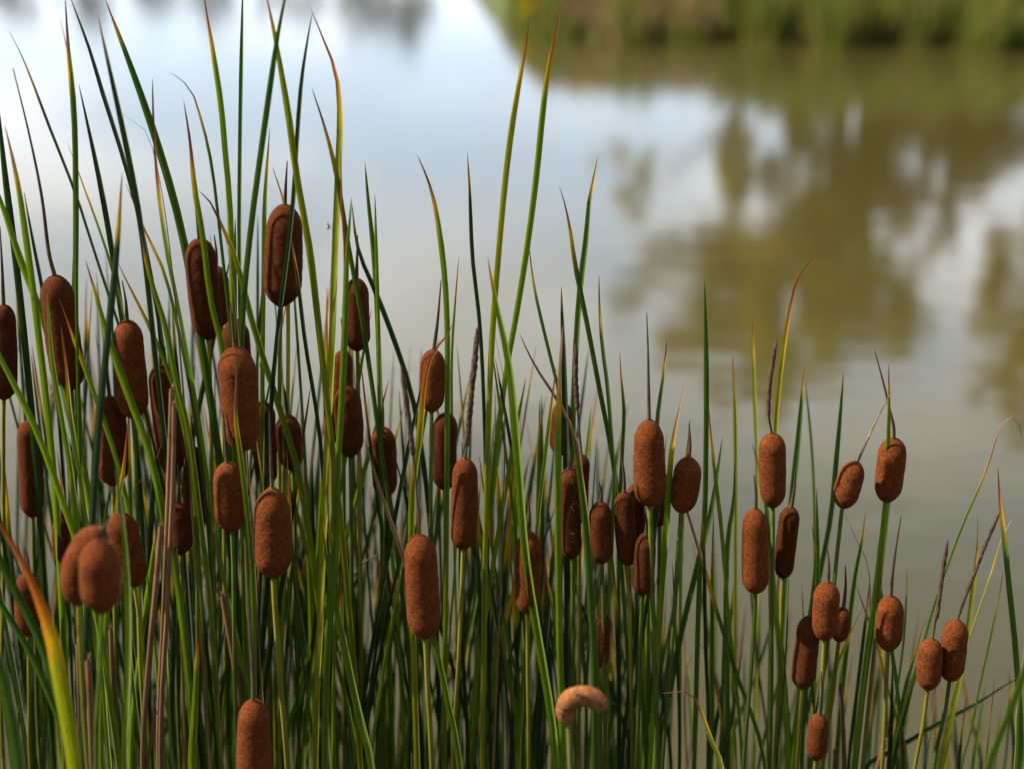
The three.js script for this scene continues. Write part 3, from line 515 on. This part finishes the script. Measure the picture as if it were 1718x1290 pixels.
leaf('', -0.015, 9, 20, 'org', 'm', 1502, 720, 1499, 760, 1492, 830, 1478, 960, 1455, 1120, 1436, 1290);
leaf('', 0.01, 11, 24, 'org', 'm', 1452, 860, 1447, 900, 1434, 970, 1417, 1120, 1402, 1290);
leaf('tall thin blade at far right bending over at its brown tip', -0.01, 10, 120, 'tan', 'l', 1716, 735, 1706, 705, 1692, 697, 1676, 722, 1662, 765, 1645, 812, 1622, 862, 1592, 940, 1565, 1020, 1540, 1110, 1512, 1200, 1490, 1290);
leaf('', -0.03, 13, 70, 'org', 'm', 1674, 782, 1678, 840, 1684, 890, 1693, 980, 1705, 1100, 1712, 1290);
leaf('thick blurred blade in the lower right corner, leaning out of the frame', -0.26, 24, 0, 'red', 'l', 1800, 900, 1760, 1010, 1722, 1110, 1692, 1195, 1655, 1290);
leaf('nearly flat blue green blade slanting up to the right, lower right corner', 0.02, 11, 0, 'red', 'b', 1720, 1132, 1690, 1148, 1640, 1180, 1560, 1222, 1505, 1255, 1450, 1290);
leaf('', 0.0, 10, 70, 'crm', 'y', 1640, 862, 1641, 900, 1638, 945, 1629, 1020, 1618, 1100, 1602, 1180, 1582, 1290);
leaf('', 0.02, 9, 60, 'crm', 'y', 1697, 872, 1680, 905, 1668, 945, 1650, 1000, 1628, 1065, 1600, 1160, 1570, 1290);
leaf('', 0.01, 10, 48, 'org', 'l', 1683, 955, 1677, 995, 1665, 1050, 1652, 1110, 1640, 1165, 1630, 1220, 1612, 1290);
leaf('', -0.12, 14, 0, 'red', 'l', 1745, 900, 1730, 1000, 1718, 1100, 1706, 1200, 1702, 1290);
// left edge
leaf('', 0.0, 14, 0, 'red', 'd', -6, 150, 8, 290, 22, 400, 40, 560, 62, 800, 90, 1290);
leaf('', -0.01, 13, 50, 'tan', 'l', 8, 210, 20, 260, 32, 320, 45, 410, 62, 540, 90, 800, 120, 1290);
leaf('', -0.03, 15, 0, 'red', 'l', -40, 250, 0, 335, 30, 425, 70, 530, 110, 660, 150, 840, 200, 1290);
leaf('', 0.03, 10, 20, 'red', 'd', 40, 320, 55, 400, 78, 520, 100, 700, 130, 1290);
leaf('', 0.0, 9, 58, 'org', 'l', 112, 238, 127, 275, 142, 315, 163, 372, 184, 435, 215, 560, 260, 800, 290, 1290);
leaf('', 0.01, 14, 0, 'red', 'd', 132, 140, 150, 220, 170, 315, 190, 430, 214, 600, 238, 860, 255, 1290);
leaf('blurred foreground blade with a red tip in front of the dark head at left', -0.12, 15, 60, 'org', 'b', 205, 290, 201, 350, 195, 430, 181, 560, 164, 730, 153, 900, 140, 1290);
leaf('', 0.02, 8, 90, 'org', 'm', 211, 308, 226, 345, 246, 395, 272, 450, 300, 560, 340, 800, 370, 1290);
leaf('', 0.03, 10, 40, 'tan', 'd', 130, 325, 127, 380, 125, 460, 122, 600, 128, 900, 140, 1290);
leaf('', 0.0, 10, 60, 'org', 'l', 198, 440, 212, 470, 231, 507, 262, 572, 292, 650, 322, 800, 350, 1290);
leaf('', -0.01, 13, 40, 'tan', 'l', 236, 385, 247, 447, 277, 545, 296, 640, 316, 720, 334, 850, 352, 1000, 372, 1290);
leaf('', -0.02, 14, 70, 'red', 'l', 333, 320, 350, 335, 366, 365, 394, 430, 425, 545, 448, 620, 474, 700, 500, 790, 530, 980, 560, 1290);
leaf('', -0.05, 13, 8, 'tan', 'l', 79, 490, 82, 540, 90, 620, 104, 700, 128, 860, 150, 1290);
leaf('', -0.04, 11, 60, 'org', 'l', 97, 498, 110, 530, 120, 560, 136, 602, 164, 680, 192, 762, 222, 900, 250, 1290);
leaf('short blade with a vivid orange tip in front of the long dark leaning head', -0.06, 13, 82, 'org', 'l', 102, 545, 108, 590, 113, 632, 118, 690, 132, 780, 158, 960, 185, 1290);
leaf('', -0.06, 14, 0, 'org', 'l', -40, 505, 0, 600, 33, 664, 67, 738, 110, 858, 150, 980, 200, 1290);
leaf('', -0.05, 16, 40, 'red', 'l', 143, 435, 162, 500, 182, 570, 213, 657, 247, 750, 274, 860, 300, 1000, 330, 1290);
leaf('', -0.04, 13, 76, 'org', 'l', 215, 702, 212, 740, 208, 782, 200, 830, 190, 920, 170, 1290);
leaf('', -0.05, 12, 110, 'tan', 'l', 396, 580, 397, 640, 395, 700, 403, 760, 415, 860, 424, 960, 430, 1290);
leaf('large blurred foreground blade, orange above and yellow green below, at lower left', -0.24, 34, 215, 'org', 'y', -12, 862, 12, 900, 42, 952, 66, 1010, 84, 1062, 94, 1110, 107, 1180, 124, 1290);
leaf('', -0.16, 20, 0, 'red', 'm', -80, 780, -20, 900, 30, 1000, 65, 1070, 92, 1150, 125, 1290);
leaf('', -0.1, 16, 0, 'red', 'm', -60, 900, 0, 1010, 48, 1090, 92, 1190, 130, 1290);
leaf('thick blurred blade in the lower left corner', -0.3, 30, 0, 'red', 'm', -60, 900, -20, 1050, 8, 1150, 24, 1230, 32, 1290);
leaf('bright blade standing in front of the right side of the close pair of heads', -0.2, 18, 0, 'org', 'l', 196, 780, 206, 870, 214, 960, 217, 1060, 215, 1160, 210, 1290);
leaf('short broad blade with a brown tip at the bottom, left of the frame cut head', -0.1, 21, 42, 'org', 'l', 335, 1052, 332, 1085, 330, 1120, 327, 1200, 323, 1290);
leaf('half dry blade slanting across the large russet head', -0.09, 16, 238, 'tan', 'l', 612, 738, 624, 778, 640, 828, 674, 925, 692, 972, 708, 1010, 728, 1070, 748, 1160, 772, 1290);
leaf('', -0.03, 20, 0, 'org', 'l', 538, 860, 548, 930, 557, 985, 573, 1060, 602, 1193, 625, 1290);
leaf('', -0.02, 10, 46, 'crm', 'l', 677, 935, 670, 975, 662, 1020, 647, 1100, 632, 1195, 620, 1290);
leaf('dry leaf, orange above and yellow below, curling over the left side of a head', -0.035, 15, 130, 'org', 'y', 762, 540, 748, 566, 728, 590, 715, 628, 709, 670, 703, 740, 694, 800, 690, 900, 700, 1290);
leaf('front broad green blade, sharp to blurred, right of the pale hooked head', -0.16, 19, 0, 'org', 'm', 958, 700, 968, 770, 980, 860, 990, 990, 997, 1120, 998, 1290);
leaf('', -0.06, 17, 100, 'crm', 'l', 944, 545, 940, 600, 937, 660, 935, 760, 936, 900, 939, 1100, 944, 1290);
leaf('leaf with a long pink dry end slanting down right in the right centre tangle', -0.05, 11, 262, 'tan', 'l', 872, 560, 888, 595, 905, 625, 940, 678, 970, 745, 976, 800, 985, 870, 992, 1000, 1000, 1290);
leaf('foreground blade with a dry tip folded flat to the left, bottom right of centre', -0.1, 19, 82, 'org', 'y', 1110, 1163, 1128, 1162, 1150, 1160, 1166, 1170, 1178, 1195, 1192, 1236, 1212, 1290);
leaf('', -0.02, 10, 165, 'tan', 'm', 1132, 795, 1152, 855, 1180, 945, 1202, 1022, 1236, 1130, 1285, 1290);
leaf('', 0.0, 9, 16, 'org', 'm', 1194, 922, 1195, 980, 1195, 1100, 1193, 1290);
leaf('', 0.0, 9, 115, 'tan', 'l', 1436, 980, 1452, 1025, 1472, 1080, 1482, 1122, 1492, 1162, 1508, 1210, 1522, 1290);
leaf('', 0.0, 11, 46, 'crm', 'l', 1450, 1015, 1436, 1042, 1418, 1085, 1400, 1125, 1386, 1200, 1372, 1290);
leaf('', 0.0, 9, 60, 'crm', 'm', 1570, 1032, 1556, 1038, 1546, 1060, 1538, 1090, 1522, 1140, 1510, 1195, 1492, 1290);
leaf('', 0.01, 12, 0, 'org', 'd', 1556, 1060, 1544, 1105, 1530, 1150, 1512, 1222, 1496, 1290);
leaf('', 0.03, 7, 26, 'red', 'm', 1522, 955, 1519, 1020, 1515, 1080, 1500, 1190, 1488, 1290);
leaf('', -0.02, 13, 30, 'tan', 'l', 1362, 880, 1368, 930, 1362, 1010, 1345, 1120, 1330, 1290);
leaf('', 0.0, 9, 60, 'tan', 'm', 1310, 930, 1304, 1010, 1312, 1090, 1320, 1180, 1326, 1290);
leaf('', -0.01, 13, 0, 'org', 'l', 1282, 760, 1288, 880, 1300, 1010, 1312, 1130, 1322, 1290);
leaf('', -0.03, 12, 36, 'org', 'y', 1262, 745, 1274, 790, 1284, 850, 1290, 960, 1290, 1290);
leaf('', 0.0, 11, 0, 'org', 'm', 1480, 870, 1472, 960, 1490, 1060, 1505, 1160, 1512, 1290);
leaf('', 0.02, 10, 0, 'org', 'm', 1370, 820, 1372, 930, 1368, 1050, 1350, 1180, 1345, 1290);
// the crowd: the stand's upper edge by place across the picture
const EDGE = [0, 470, 200, 420, 420, 380, 620, 480, 760, 600, 900, 590, 1020, 680, 1120, 820, 1220, 900, 1330, 930, 1450, 1010, 1600, 1130, 1718, 1120];
const edgeAt = (x) => { for (let i = 0; i < EDGE.length - 2; i += 2) if (x <= EDGE[i + 2]) return lerp(EDGE[i + 1], EDGE[i + 3], clamp((x - EDGE[i]) / (EDGE[i + 2] - EDGE[i]), 0, 1)); return 1120; };
const KINDS = ['red', 'org', 'org', 'tan', 'org'], GR = ['d', 'd', 'd', 'm', 'm', 'l', 'l'];
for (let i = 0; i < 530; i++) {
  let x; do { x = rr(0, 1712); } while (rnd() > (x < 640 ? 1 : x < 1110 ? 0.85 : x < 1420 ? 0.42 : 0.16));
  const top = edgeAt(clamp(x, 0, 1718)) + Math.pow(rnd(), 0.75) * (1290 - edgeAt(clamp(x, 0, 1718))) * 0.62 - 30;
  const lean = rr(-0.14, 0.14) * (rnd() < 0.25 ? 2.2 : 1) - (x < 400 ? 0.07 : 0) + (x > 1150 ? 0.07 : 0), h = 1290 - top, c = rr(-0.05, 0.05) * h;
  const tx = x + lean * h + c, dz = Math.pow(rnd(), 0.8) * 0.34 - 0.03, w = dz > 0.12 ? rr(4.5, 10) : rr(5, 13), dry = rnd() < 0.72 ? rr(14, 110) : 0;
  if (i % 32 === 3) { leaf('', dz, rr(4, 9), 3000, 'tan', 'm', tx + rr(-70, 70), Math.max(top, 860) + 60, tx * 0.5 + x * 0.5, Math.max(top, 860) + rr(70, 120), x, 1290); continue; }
  leaf('', dz, w, dry, KINDS[Math.floor(rnd() * 5)], dz > 0.1 && rnd() < 0.8 ? 'd' : GR[Math.floor(rnd() * 7)], tx, top, tx - lean * h * 0.16 - c * 0.3, top + h * 0.16, x + lean * h * 0.5 + c * 0.2, top + h * 0.5, x, 1290);  // back blades mostly darkest green: shade between blades put into their colour
}
// wisps: thin dry threads
for (const a of [[195, 185, 218, 200, 246, 223], [336, 322, 352, 340, 372, 372], [830, 560, 838, 600, 846, 650], [213, 838, 240, 800, 262, 770, 277, 731], [1418, 862, 1434, 900, 1458, 962], [300, 1040, 308, 1000, 328, 970, 342, 975]]) {
  const p = px3(a, 1.06), e = p[p.length - 1], q = e.clone(); q.y = BED; q.x += 0.02; const o = owner(e.x, 1.06, '');
  part('leaf', blade([o.b.clone(), e.clone().lerp(o.b, 0.4), ...p.reverse()], 0.0022, 0, 'm', 'tan', rr(-0.4, 0.4), 0.5, { allDry: true, taper: 0.3, tone: 1.1 }), dryMat, o.t);
}
// ------------------------------------------------------------------ dead, broken stalks
function dead(label, dz, w, ...px) {
  const Z = 1.075 + dz, p = px3(px, Z).reverse(), b = toBase(p[0], Z), t = thing('dead_stalk', label, 'dead stalk', b), u = pxSize(900, Z), s = rr(0, 40), k = rr(0.85, 1.2);
  part('stalk', sweep([b, b.clone().lerp(p[0], 0.6), ...p], (q, a) => w * u / 2 * lerp(1.15, 0.85, q) * (0.86 + 0.28 * noise(Math.cos(a) * 1.5 + s, Math.sin(a) * 1.5, q * 26)), (q, a) => { const n = k * (0.55 + 0.8 * noise(a * 2 + s, q * 24)); return [0.21 * n, 0.105 * n, 0.055 * n]; }, 9, 46), stemMat, t);
  const tip = p[p.length - 1];
  for (let i = 0; i < 3; i++) { const d = new THREE.Vector3(rr(-1, 1) * w * u * 0.5, w * u * rr(0.5, 1.6), rr(-1, 1) * w * u * 0.3); part('splinter', blade([tip.clone().addScaledVector(d, -0.9), tip.clone(), tip.clone().add(d)], w * u * 0.5, 0, 'm', 'crm', rr(-1, 1), 1, { allDry: true, taper: 0.7, nl: 8 }), dryMat, t); }
}
dead('taller of two dead tan stalks side by side, left of the frame cut head', -0.07, 9, 288, 652, 285, 760, 281, 860, 276, 1000, 266, 1290);
dead('dead reddish brown stalk just right of the taller of the pair', -0.08, 9, 292, 680, 291, 780, 287, 880, 281, 1010, 270, 1290);
dead('broad dead tan stalk leaning left below the pair of dead stalks', -0.12, 11, 270, 882, 262, 980, 250, 1110, 240, 1290);
dead('broken tan stub in front of the close pair of heads', -0.2, 12, 148, 1108, 152, 1190, 156, 1290);
dead('thin pale stub left of the broken tan one below the close pair', -0.1, 9, 130, 1080, 133, 1170, 136, 1290);
dead('dark red brown broken stalk right below the close pair', -0.05, 9, 186, 1056, 190, 1160, 197, 1290);
dead('pale thin stub at the bottom, right of the broad dead tan stalk', -0.12, 8, 260, 1190, 254, 1240, 246, 1290);
dead('dead tan stalk between the short broad blade and the frame cut head', -0.03, 12, 374, 1000, 388, 1080, 404, 1180, 412, 1290);
dead('brown broken stalk at the bottom right, tallest of the stubs there', -0.03, 9, 1411, 1150, 1414, 1210, 1416, 1290);
dead('broken stub with a whitish top, right of the tallest one at bottom right', -0.03, 10, 1487, 1210, 1482, 1250, 1477, 1290);
dead('lowest broken stub at the bottom right, in front of the whitish topped one', -0.06, 11, 1483, 1248, 1478, 1270, 1472, 1290);
dead('thin broken stub right of the whitish topped one at bottom right', -0.02, 7, 1514, 1226, 1516, 1260, 1518, 1290);
dead('short grey stub at the bottom, left of the tallest stub', -0.03, 8, 1401, 1258, 1400, 1290, 1398, 1310);

// shoots told alike so far: tell them apart by their order from left to right
const alike = {};
for (const o of scene.children) if (o.userData.group) (alike[o.userData.label] ??= []).push(o);
for (const list of Object.values(alike)) if (list.length > 1) list.sort((a, b) => a.position.x - b.position.x).forEach((o, i) => { o.userData.label += i === 0 ? ', leftmost' : i === list.length - 1 ? ', rightmost' : ', ' + ['second', 'third', 'fourth', 'fifth', 'sixth'][i - 1] + ' from left'; });

renderer.render(scene, camera);
